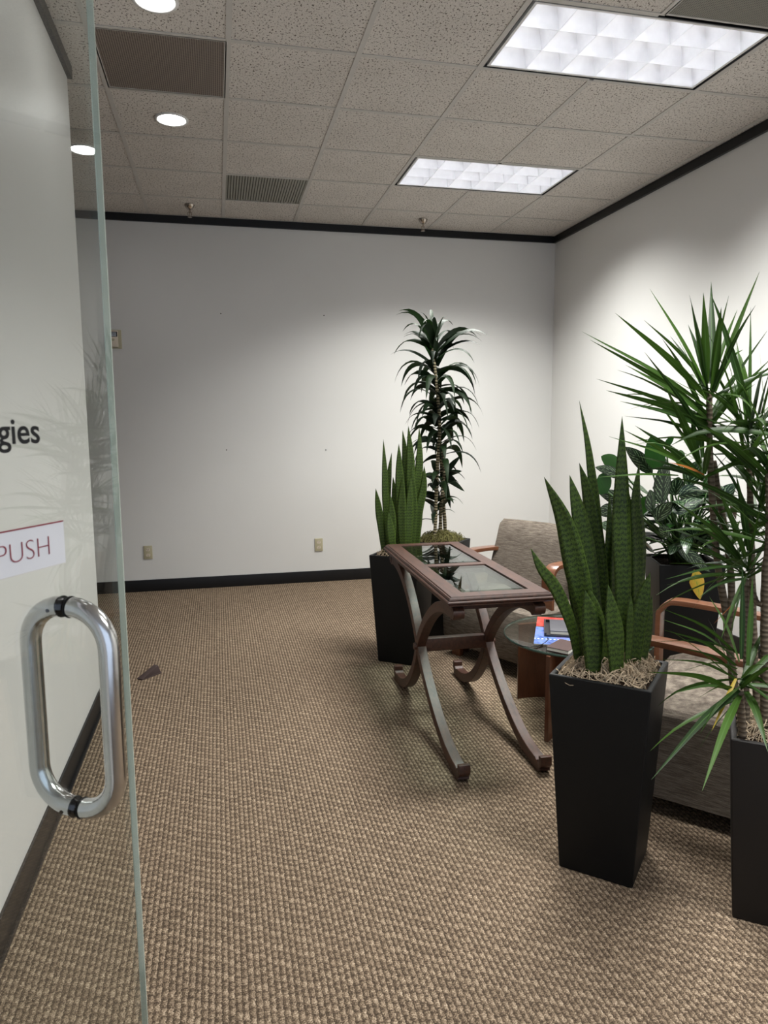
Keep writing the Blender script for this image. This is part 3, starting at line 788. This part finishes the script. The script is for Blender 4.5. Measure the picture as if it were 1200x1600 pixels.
# ------------------------------------------------------------------ planters and moss
def planter(root, ht, bs, ts, mat, yaw):
    q = MB(); R = Matrix.Rotation(yaw, 3, 'Z')
    def ring(h, z): return [R @ Vector((sx*h, sy*h, z)) for sx, sy in ((-1, -1), (1, -1), (1, 1), (-1, 1))]
    q.loft([ring(bs/2, 0), ring(ts/2, ht), ring(ts/2-.018, ht), ring(ts/2-.022, ht-.05)], caps=False)
    n = len(q.v); q.f.append((3, 2, 1, 0)); q.mi.append(0); q.f.append((n-4, n-3, n-2, n-1)); q.mi.append(0)
    return q.build('planter', mat, root, bevel=.007, seg=3)
def moss(root, rad, zc_, yaw, n, mat, rnd, mound=.02, thick=.0011, over=.012, square=True):
    q = MB(); R = Matrix.Rotation(yaw, 3, 'Z')
    def surf(x, y):
        m_ = max(abs(x), abs(y))/rad; return zc_+mound*(1-m_*m_)
    for k in range(n):
        x, y = rnd.uniform(-rad, rad), rnd.uniform(-rad, rad)
        a = rnd.uniform(0, 6.28); L_ = rnd.uniform(.03, .075); cur = rnd.uniform(-60, 60); st = L_/6; pts = []
        lift = rnd.uniform(.0, .016)+(rnd.random() < .25)*.016
        for i in range(6):
            z = surf(x, y)+lift*math.sin(math.pi*(i+.5)/6)+rnd.uniform(-.002, .002)
            pts.append(R @ Vector((x, y, z))); x += math.cos(a)*st; y += math.sin(a)*st; a += cur*st
        if max(abs(x), abs(y)) > rad+over: continue
        q.tube(pts, thick*rnd.uniform(.6, 1.2), 3, cap=False)
    o = q.build('moss', mat, root, fixn=False); o['kind'] = 'stuff'
    b_ = MB(); g = 8
    vs = [R @ Vector((-rad+2*rad*i/g, -rad+2*rad*j/g, surf(-rad+2*rad*i/g, -rad+2*rad*j/g)-.004)) for j in range(g+1) for i in range(g+1)]
    b_.add(vs, [(j*(g+1)+i, j*(g+1)+i+1, (j+1)*(g+1)+i+1, (j+1)*(g+1)+i) for j in range(g) for i in range(g)])
    b_.build('soil', M_soil, root, smooth=True, fixn=False)

# ------------------------------------------------------------------ leaves
def blade_mesh(name, pts, wfun, side, mats, parent, fold=.15, n=12, thick=0, off=Vector((0, 0, 0)), twist=0):
    """strap leaf along pts; side = preferred width direction; fold lifts the edges"""
    P = cr(pts, n); q = MB(); L = 0; rings = []; uvs = []
    side = Vector(side).normalized()
    for i, p in enumerate(P):
        t = (P[min(i+1, n)]-P[max(i-1, 0)]).normalized(); s = side
        if twist: s = Matrix.Rotation(twist*i/n, 3, t) @ s
        s = (s-t*s.dot(t))
        s = s.normalized() if s.length > 1e-4 else Vector((1, 0, 0))
        nn = s.cross(t).normalized(); w_ = max(wfun(i/n), .0004)/2
        if i: L += (p-P[i-1]).length
        p = p-off
        if thick:
            tk = thick*min(1, w_/.008)
            rings.append([p-s*w_+nn*fold*w_, p-s*w_*.5-nn*(tk*.5-fold*w_*.3), p-nn*tk*.6, p+s*w_*.5-nn*(tk*.5-fold*w_*.3), p+s*w_+nn*fold*w_, p+s*w_*.5+nn*(tk*.5+fold*w_*.3), p+nn*tk*.5, p-s*w_*.5+nn*(tk*.5+fold*w_*.3)])
            uvs += [(0, L), (.25, L), (.5, L), (.75, L), (1, L), (.75, L), (.5, L), (.25, L)]
        else:
            rings.append([p-s*w_+nn*fold*w_, p, p+s*w_+nn*fold*w_]); uvs += [(0, L), (.5, L), (1, L)]
    k = len(rings[0]); vs = [v for r_ in rings for v in r_]; m_ = k if thick else k-1
    fs = [(i*k+j, i*k+(j+1) % k, (i+1)*k+(j+1) % k, (i+1)*k+j) for i in range(len(rings)-1) for j in range(m_)]
    q.add(vs, fs, 0, uvs)
    return q.build(name, mats, parent, smooth=True, fixn=False)
def w_snake(wmax, base=.6, peak=.45, tip=.0):
    def f(t):
        a = base+(1-base)*min(1, t/peak)**.8 if t < peak else (1-((t-peak)/(1-peak))**1.9)
        return wmax*max(a, 0)
    return f
def w_strap(wmax):
    return lambda t: wmax*(.55+.45*math.sin(min(1, t*2.2)*math.pi/2))*(1-max(0, (t-.35)/.65)**1.5)
def w_ell(wmax, stem=.0):
    return lambda t: wmax*(math.sin(math.pi*min(1, t)**.8)**.75)*(1-.15*t)

# ---- near snake plant
def snake_plant(label, center, ht, bs, ts, yaw, leaves, scale, pot=M_planterK, group='snake plants in tall square planters', seed=3, Ymid=2.06, mossn=1500):
    rnd = random.Random(seed)
    r = empty('potted_snake_plant', label, 'potted plant', (center[0], center[1], 0), 0)
    planter(r, ht, bs, ts, pot, yaw)
    moss(r, ts/2-.022, ht-.012, yaw, mossn, M_moss, rnd, .045, .0014)
    off = Vector((center[0], center[1], 0))
    vr = Vector((RT.x, RT.y, 0)).normalized()
    for px, dy, wpx, rot in leaves:
        pts = [at(u, v, Ymid+dy*(1-.0*k)) for k, (u, v) in enumerate(px)]
        pts[0] = pts[0]+Vector((0, 0, -.03))
        sd = Matrix.Rotation(math.radians(rot), 3, 'Z') @ vr
        wm = 1.1*wpx/scale/max(.5, math.cos(math.radians(rot)))
        blade_mesh('leaf', pts, w_snake(wm), sd, M_snake, r, fold=.28, n=18, thick=.006, off=off)
    return r
near_leaves = [
 ([(907, 1036), (893, 980), (868, 920), (844, 887), (829, 856)], .02, 18, 10),
 ([(926, 1040), (915, 960), (898, 880), (880, 810), (850, 745)], .04, 33, -10),
 ([(940, 1035), (925, 940), (912, 850), (900, 790), (890, 742)], .07, 29, 15),
 ([(948, 1035), (941, 940), (931, 850), (920, 775), (905, 723)], .09, 25, -20),
 ([(956, 1035), (942, 900), (931, 800), (924, 745), (917, 690), (905, 626)], .11, 15, 10),
 ([(968, 1040), (972, 920), (969, 830), (970, 745), (972, 650)], .0, 28, 5),
 ([(992, 1040), (995, 930), (996, 850), (992, 780), (999, 722)], .06, 24, 20),
 ([(953, 1035), (948, 930), (952, 850), (952, 769)], .14, 17, 0),
 ([(990, 1042), (997, 980), (1005, 935), (1016, 894)], -.05, 21, -25),
 ([(1000, 1040), (1008, 995), (1019, 929)], -.02, 18, 20),
 ([(964, 1054), (960, 1010), (956, 965), (950, 913)], -.09, 27, 5),
 ([(927, 1040), (925, 1005), (922, 965), (914, 922)], -.05, 30, -5),
 ([(948, 1040), (940, 1000), (932, 955), (921, 920)], -.03, 17, 20),
 ([(905, 990), (899, 950), (892, 905), (883, 868)], .12, 20, 25),
 ([(985, 1040), (980, 960), (985, 880), (982, 800), (975, 745)], .10, 20, -20),
 ([(978, 1045), (982, 1000), (984, 960), (986, 930)], -.06, 13, 20),
 ([(975, 1040), (962, 960), (960, 880), (962, 800)], .13, 24, 30),
 ([(1000, 1040), (1003, 1010), (1003, 975), (1000, 930)], .0, 20, 0),
]
snake_plant('large snake plant in a black tapered planter, nearest the console table', (1.241, 2.062), .68, .24, .318, math.radians(-43.5), near_leaves, 480)
far_leaves = [
 ([(601, 862), (595, 820), (591, 790), (587, 763)], -.02, 11, 0),
 ([(608, 862), (603, 800), (601, 740), (599, 686)], .02, 10, 10),
 ([(612, 862), (606, 800), (608, 745), (612, 707)], .05, 9, -10),
 ([(624, 862), (625, 800), (624, 740), (623, 693)], .0, 14, 5),
 ([(633, 862), (634, 780), (634, 720), (629, 672)], .05, 13, -10),
 ([(640, 862), (641, 780), (641, 715), (638, 665)], .0, 14, 0),
 ([(646, 862), (650, 780), (655, 720), (655, 667)], .05, 13, 10),
 ([(650, 862), (655, 800), (662, 760), (663, 728)], -.03, 12, -10),
 ([(612, 862), (613, 830), (612, 800), (609, 770)], -.06, 12, 0),
 ([(643, 862), (646, 810), (646, 770), (643, 724)], -.05, 11, 0),
 ([(616, 864), (612, 845), (609, 820), (607, 800)], -.08, 12, 15),
 ([(630, 864), (628, 820), (628, 780), (630, 740)], -.08, 14, -15),
 ([(637, 864), (639, 820), (640, 780), (642, 745)], -.09, 12, 5),
 ([(620, 864), (619, 820), (617, 780), (614, 745)], .08, 13, 10),
 ([(650, 864), (652, 830), (655, 800), (660, 775)], .04, 12, 0),
]
snake_plant('snake plant in a black planter against the far end of the console table', (1.10, 4.262), .68, .24, .318, math.radians(-37), far_leaves, 256, Ymid=4.27, seed=5, mossn=500)

# ---- far corn plant (dark arching leaves on bare canes)
rnd = random.Random(11)
cc = (1.47, 4.66)
r = empty('potted_corn_plant', 'tall corn plant with arching dark leaves on bare canes, behind the console table', 'potted plant', (cc[0], cc[1], 0))
planter(r, .68, .24, .318, M_planterK, math.radians(-43))
moss(r, .138, .668, math.radians(-43), 800, M_mossG, rnd, .06, .0016)
off = Vector((cc[0], cc[1], 0)); YC = cc[1]
canes = [[(679, 850), (681, 790), (684, 720), (687, 660), (682, 600), (676, 545)], [(688, 850), (689, 790), (694, 740), (690, 700)], [(697, 850), (694, 800), (690, 740), (688, 690), (684, 640), (686, 590)]]
for k, px in enumerate(canes):
    pts = [at(u, v, YC+(k-1)*.04)-off for u, v in px]; pts[0].z -= .03
    P = cr(pts, 30); MB().tube(P, [.0135+.0015*math.sin(i*1.7)-.004*i/30 for i in range(31)], 10).build('cane', M_caneC, r, smooth=True)
def arch(base, az, el, L, droop, n=6):
    d = Vector((math.cos(az)*math.cos(el), math.sin(az)*math.cos(el), math.sin(el))); pts = [base.copy()]; p = base.copy(); st = L/n
    for i in range(n):
        p = p+d*st; pts.append(p.copy()); d = (d+Vector((0, 0, -droop*(i+1)/n))).normalized()
    return pts
def arch_leaf(parent, base, az, el, L, droop, w_, mat, off, fold=.25, n=10):
    pts = arch(base, az, el, L, droop); sd = Matrix.Rotation(rnd.uniform(-1.0, 1.0), 3, (pts[2]-pts[0]).normalized()) @ Vector((-math.sin(az), math.cos(az), 0))
    return blade_mesh('leaf', pts, w_strap(w_), sd, mat, parent, fold=fold, n=n, off=off)
for k in range(96):
    t = k/96; v = 540+180*t**1.25; u = 677+13*t+rnd.uniform(-3, 3)
    base = at(u, v, YC+rnd.uniform(-.04, .04)); az = 2*math.pi*(k*.618+rnd.random()*.12)
    el = rnd.uniform(.55, 1.35) if k < 26 else rnd.uniform(.05, .85)
    arch_leaf(r, base, az, el, rnd.uniform(.34, .47)*(1-.22*t), (.6 if k < 26 else .95)*rnd.uniform(.8, 1.35), .047*rnd.uniform(.8, 1.2), M_corn, off)
for k in range(26):
    t = k/26; v = 735+80*t; u = 690-8*t+rnd.uniform(-6, 6); base = at(u, v, YC+rnd.uniform(-.04, .04)); az = 2*math.pi*(k*.618+rnd.random()*.12)
    arch_leaf(r, base, az, rnd.uniform(.1, 1.0), rnd.uniform(.15, .26), rnd.uniform(.35, .8), .046*rnd.uniform(.8, 1.2), M_corn, off)
b0 = at(676, 556, YC)
for tip in ((677, 508), (672, 530), (664, 540), (682, 528)):
    tp = at(*tip, YC); blade_mesh('leaf', [b0, b0.lerp(tp, .5), tp], w_strap(.026), RT, M_cornL, r, .3, 8, off=off)
b0 = at(692, 745, YC)
for tip in ((720, 712), (722, 736), (712, 750), (726, 768), (704, 795)):
    tp = at(*tip, YC-.05); blade_mesh('leaf', [b0, b0.lerp(tp, .5)+Vector((0, 0, .01)), tp], w_ell(.042), Matrix.Rotation(.5, 3, 'Z') @ UP, M_corn, r, .3, 8, off=off)

# ---- broad-leaved striped plant in the right corner
rnd = random.Random(21)
pc = (2.63, 3.62)
r = empty('potted_striped_foliage_plant', 'broad-leaved plant with white-striped leaves in a black planter by the right wall', 'potted plant', (pc[0], pc[1], 0))
planter(r, .68, .27, .36, M_planterK, math.radians(-20))
moss(r, .16, .66, math.radians(-20), 150, M_soil, rnd, .01)
off = Vector((pc[0], pc[1], 0)); root = Vector((pc[0], pc[1], .68)); stems = MB()
def broad(c, az, el, L, w_, mat, droop=.35, roll=0):
    pts = arch(c, az, el, L, droop, 6); sd = Matrix.Rotation(roll, 3, 'X') @ Vector((-math.sin(az), math.cos(az), 0))
    blade_mesh('leaf', pts, w_ell(w_), sd, mat, r, fold=.22, n=11, off=off)
    a = rnd.uniform(0, 6.28); s0 = root+Vector((.06*math.cos(a), .06*math.sin(a), -.02))
    mid = s0.lerp(c, .5)+Vector((0, 0, .05))
    stems.tube([p-off for p in cr([s0, mid, c], 6)], .0045, 5)
vleft = math.atan2(-RT.y, -RT.x)
spec = [ # px base, px tip, width px, mat
 ((950, 770), (936, 742), 34, M_plainleaf), ((972, 735), (939, 713), 24, M_plainleaf), ((1030, 735), (1016, 682), 30, M_plainleaf),
 ((1035, 790), (1040, 716), 34, M_strip), ((1020, 740), (977, 698), 22, M_strip), ((972, 745), (930, 730), 16, M_strip), ((985, 790), (934, 768), 22, M_strip),
 ((1000, 805), (1010, 775), 20, M_plainleaf), ((1066, 730), (1062, 703), 18, M_plainleaf), ((1060, 775), (1100, 770), 26, M_strip), ((1050, 800), (1098, 780), 24, M_strip),
 ((1025, 815), (1050, 785), 26, M_strip), ((1020, 800), (1015, 765), 24, M_strip), ((1055, 775), (1060, 745), 24, M_strip), ((1045, 840), (1030, 822), 18, M_strip),
 ((1058, 852), (1110, 894), 22, M_strip), ((1084, 890), (1094, 937), 22, M_yel), ((965, 800), (932, 800), 22, M_strip), ((970, 830), (936, 820), 20, M_strip),
 ((1110, 850), (1140, 820), 24, M_strip), ((1120, 790), (1150, 755), 24, M_strip), ((1105, 770), (1110, 740), 18, M_plainleaf), ((1135, 852), (1150, 870), 12, M_yel),
 ((1040, 700), (1053, 682), 10, M_plainleaf), ((1075, 760), (1090, 720), 26, M_strip)]
for k, (b_, t_, wp, mt) in enumerate(spec):
    Y = pc[1]-.12-.10*rnd.random(); B_ = at(*b_, Y); T_ = at(*t_, Y-.04)
    mid = B_.lerp(T_, .5)+Vector((0, 0, .008))
    tt = (T_-B_).normalized(); sd = tt.cross(FW)
    sd = Matrix.Rotation(rnd.uniform(-.5, .5), 3, tt) @ sd
    blade_mesh('leaf', [B_, mid, T_], w_ell(wp/262), sd, mt, r, fold=.2, n=11, off=off)
    if b_[1] < 845:
        s0 = root+Vector((rnd.uniform(-.07, .07), rnd.uniform(-.07, .07), -.02)); stems.tube([p-off for p in cr([s0, s0.lerp(B_, .5)+Vector((0, 0, .03)), B_], 6)], .0045, 5)
for k in range(95):
    az = rnd.uniform(0, 6.28); rad = rnd.uniform(.03, .2); z = rnd.uniform(.78, 1.14)-rad*.5
    c = Vector((pc[0]+rad*math.cos(az)*1.05-.02, pc[1]+rad*math.sin(az), z))
    if c.x > XR-.3: c.x = XR-.3
    L_ = rnd.uniform(.17, .24)
    if c.x+math.cos(az)*L_ > XR-.02: continue
    broad(c, az+rnd.uniform(-.6, .6), rnd.uniform(-.1, .9), L_, rnd.uniform(.075, .1), M_strip if rnd.random() < .82 else M_plainleaf, rnd.uniform(.3, .7))
o = stems.build('stems', M_stem, r, smooth=True, fixn=False); o['kind'] = 'stuff'

# ---- near dragon tree at the right
rnd = random.Random(5)
dc = (1.635, 1.725); RPH = .575
r = empty('potted_dragon_tree', 'tall spiky dragon tree in a dark brown planter at the right edge', 'potted plant', (dc[0], dc[1], 0))
planter(r, RPH, .245, .31, M_planterB, math.radians(-38))
moss(r, .132, RPH-.012, math.radians(-38), 1000, M_moss, rnd, .04, .0014)
off = Vector((dc[0], dc[1], 0))
def dp(u, v, Y): return at(u, v, Y)
caneset = [
 ([(1172, 1150, 1.78), (1150, 1090, 1.82), (1140, 1010, 1.86), (1133, 950, 1.9), (1121, 880, 1.92), (1114, 800, 1.95), (1109, 700, 1.95), (1108, 610, 1.95)], .013, .009),
 ([(1138, 985, 1.87), (1143, 930, 1.9), (1138, 860, 1.93), (1124, 780, 1.97), (1115, 720, 1.98)], .012, .009),
 ([(1168, 1150, 1.74), (1166, 1060, 1.76), (1166, 980, 1.78), (1166, 905, 1.8)], .009, .008),
 ([(1195, 1150, 1.72), (1196, 1060, 1.72), (1196, 960, 1.73), (1197, 900, 1.73), (1203, 830, 1.75), (1202, 720, 1.78)], .015, .011),
 ([(1192, 945, 1.73), (1182, 940, 1.75), (1174, 915, 1.78)], .008, .008),
 ([(1185, 1150, 1.80), (1178, 1000, 1.84), (1174, 850, 1.88), (1170, 700, 1.88)], .011, .009),
 ([(1160, 1150, 1.70), (1158, 1110, 1.69), (1156, 1080, 1.68)], .012, .010)]
for px, r0, r1 in caneset:
    P = cr([dp(*p)-off for p in px], 20); MB().tube(P, [r0+(r1-r0)*i/20+.0008*math.sin(i*2.1) for i in range(21)], 8).build('cane', M_cane, r, smooth=True)
def dleaf(B_, T_, w_=.017, sag=.02, mat=M_marg, droop=0):
    d = T_-B_; mid = B_.lerp(T_, .45)+Vector((0, 0, sag)); tt = d.normalized()
    sd = tt.cross(Vector((0, 0, 1)))
    if sd.length < .25: sd = RT.copy()
    sd = Matrix.Rotation(rnd.uniform(-.7, .7), 3, tt) @ sd.normalized()
    # keep the blade readable: mix with the direction across the view
    sv = tt.cross(FW)
    if sv.length > .2:
        sv.normalize()
        if sv.dot(sd) < 0: sv = -sv
        sd = sd*.55+sv*.6
    blade_mesh('leaf', [B_, mid, T_], w_strap(w_), sd, mat, r, fold=.22, n=8, off=off)
S1 = [((1108, 625), (961, 489), .018), ((1110, 640), (909, 518), .015), ((1108, 648), (922, 531), .014), ((1106, 612), (1015, 451), .019), ((1104, 600), (1006, 500), .010), ((1106, 655), (977, 570), .018),
 ((1106, 660), (932, 592), .013), ((1108, 665), (947, 610), .018), ((1104, 600), (1080, 475), .014), ((1104, 600), (1099, 457), .02), ((1112, 600), (1111, 440), .021), ((1115, 600), (1127, 480), .021),
 ((1118, 612), (1187, 424), .024), ((1100, 590), (1075, 507), .018), ((1118, 580), (1152, 484), .010), ((1104, 615), (1047, 525), .012), ((1106, 672), (969, 627), .015), ((1106, 680), (975, 650), .010), ((1106, 690), (1007, 550), .012),
 ((1096, 735), (1027, 627), .021), ((1094, 725), (1040, 605), .02), ((1098, 745), (992, 665), .016), ((1096, 748), (975, 672), .014), ((1085, 735), (951, 682), .009), ((1100, 752), (990, 711), .011),
 ((1090, 720), (1080, 645), .018), ((1098, 715), (1088, 620), .014), ((1112, 660), (1180, 600), .012), ((1112, 655), (1200, 515), .015), ((1112, 665), (1205, 560), .015), ((1112, 645), (1170, 560), .012)]
for B_, T_, w_ in S1: dleaf(dp(*B_, 1.95), dp(*T_, 1.95+rnd.uniform(-.12, .12)), w_*1.25, .012)
dleaf(dp(1060, 743, 1.93), dp(930, 746, 1.85), .010, .006)
dleaf(dp(1100, 742, 1.92), dp(1045, 722, 1.9), .012, .004, M_margO)
dleaf(dp(1150, 1060, 1.68), dp(1112, 1142, 1.62), .012, .0, M_margY)
dleaf(dp(1146, 780, 1.98), dp(1150, 812, 1.98), .03, .0, M_cane)  # ringed cane stump, built as a short blade in bark
dleaf(dp(1160, 930, 1.78), dp(1115, 975, 1.7), .012, .0, M_margO)
S2 = [((1155, 1078), (1018, 1218), 1.45, .021), ((1157, 1085), (1097, 1236), 1.42, .022), ((1165, 1080), (1200, 1175), 1.5, .024), ((1150, 1082), (1013, 1050), 1.6, .020), ((1150, 1080), (1048, 1084), 1.6, .010),
 ((1150, 1078), (1089, 1092), 1.6, .014), ((1150, 1040), (1036, 984), 1.62, .013), ((1150, 1020), (1035, 951), 1.66, .010), ((1155, 1035), (1108, 932), 1.66, .017), ((1150, 1030), (1036, 968), 1.7, .008), ((1152, 1055), (1060, 1012), 1.6, .010),
 ((1150, 1085), (1065, 1165), 1.6, .014), ((1158, 1030), (1160, 880), 1.7, .018), ((1168, 1040), (1176, 900), 1.72, .02), ((1155, 1020), (1020, 1003), 1.66, .006), ((1152, 1045), (1066, 1049), 1.58, .008), ((1160, 1060), (1205, 1040), 1.6, .02), ((1160, 1065), (1205, 1075), 1.6, .022), ((1150, 1060), (1030, 1030), 1.64, .009)]
for B_, T_, Yt, w_ in S2: dleaf(dp(*B_, 1.68), dp(*T_, Yt), w_, .02)
S3 = [((1166, 900), (1042, 914), .008), ((1160, 895), (1045, 880), .006), ((1160, 890), (1062, 855), .008), ((1162, 885), (1040, 905), .010), ((1160, 880), (1080, 815), .016), ((1158, 870), (1050, 780), .014), ((1160, 880), (1095, 800), .014), ((1165, 870), (1120, 760), .018), ((1170, 860), (1150, 740), .02), ((1160, 890), (1040, 835), .008), ((1165, 895), (1100, 930), .012)]
for B_, T_, w_ in S3: dleaf(dp(*B_, 1.8), dp(*T_, 1.75+rnd.uniform(-.1, .1)), w_, .012)
def head(u, v, Y, N, e0, e1, L0, L1, spread=.05, w0=.016, droop=.3):
    b0 = dp(u, v, Y)
    for k in range(N):
        az = 2*math.pi*(k*.618+rnd.random()*.1); el = rnd.uniform(e0, e1); base = b0+Vector((0, 0, rnd.uniform(-spread, spread)))
        L_ = rnd.uniform(L0, L1)
        pts = arch(base, az, el, L_, droop*rnd.uniform(.5, 1.5), 4); sd = Vector((-math.sin(az), math.cos(az), 0))
        sd = Matrix.Rotation(rnd.uniform(-1.2, 1.2), 3, (pts[1]-pts[0]).normalized()) @ sd
        blade_mesh('leaf', pts, w_strap(w0*rnd.uniform(.7, 1.25)), sd, M_marg, r, fold=.22, n=7, off=off)
head(1108, 640, 1.95, 18, -.1, 1.2, .26, .36)
head(1170, 700, 1.88, 38, -.1, 1.45, .28, .42, .09, .019)
head(1203, 720, 1.78, 34, -.1, 1.45, .28, .42, .09, .019)
head(1100, 750, 1.95, 8, .2, 1.2, .2, .3)
head(1186, 800, 1.84, 30, -.1, 1.3, .22, .33, .08, .016)
head(1140, 860, 1.90, 12, .0, 1.1, .14, .24, .05, .013)
head(1203, 830, 1.75, 24, -.5, .9, .22, .36)
head(1168, 893, 1.80, 22, -.4, 1.2, .2, .34, .03, .013)
head(1157, 1075, 1.68, 14, -.6, .9, .2, .32, .03, .016)
print('objects', len(bpy.data.objects))
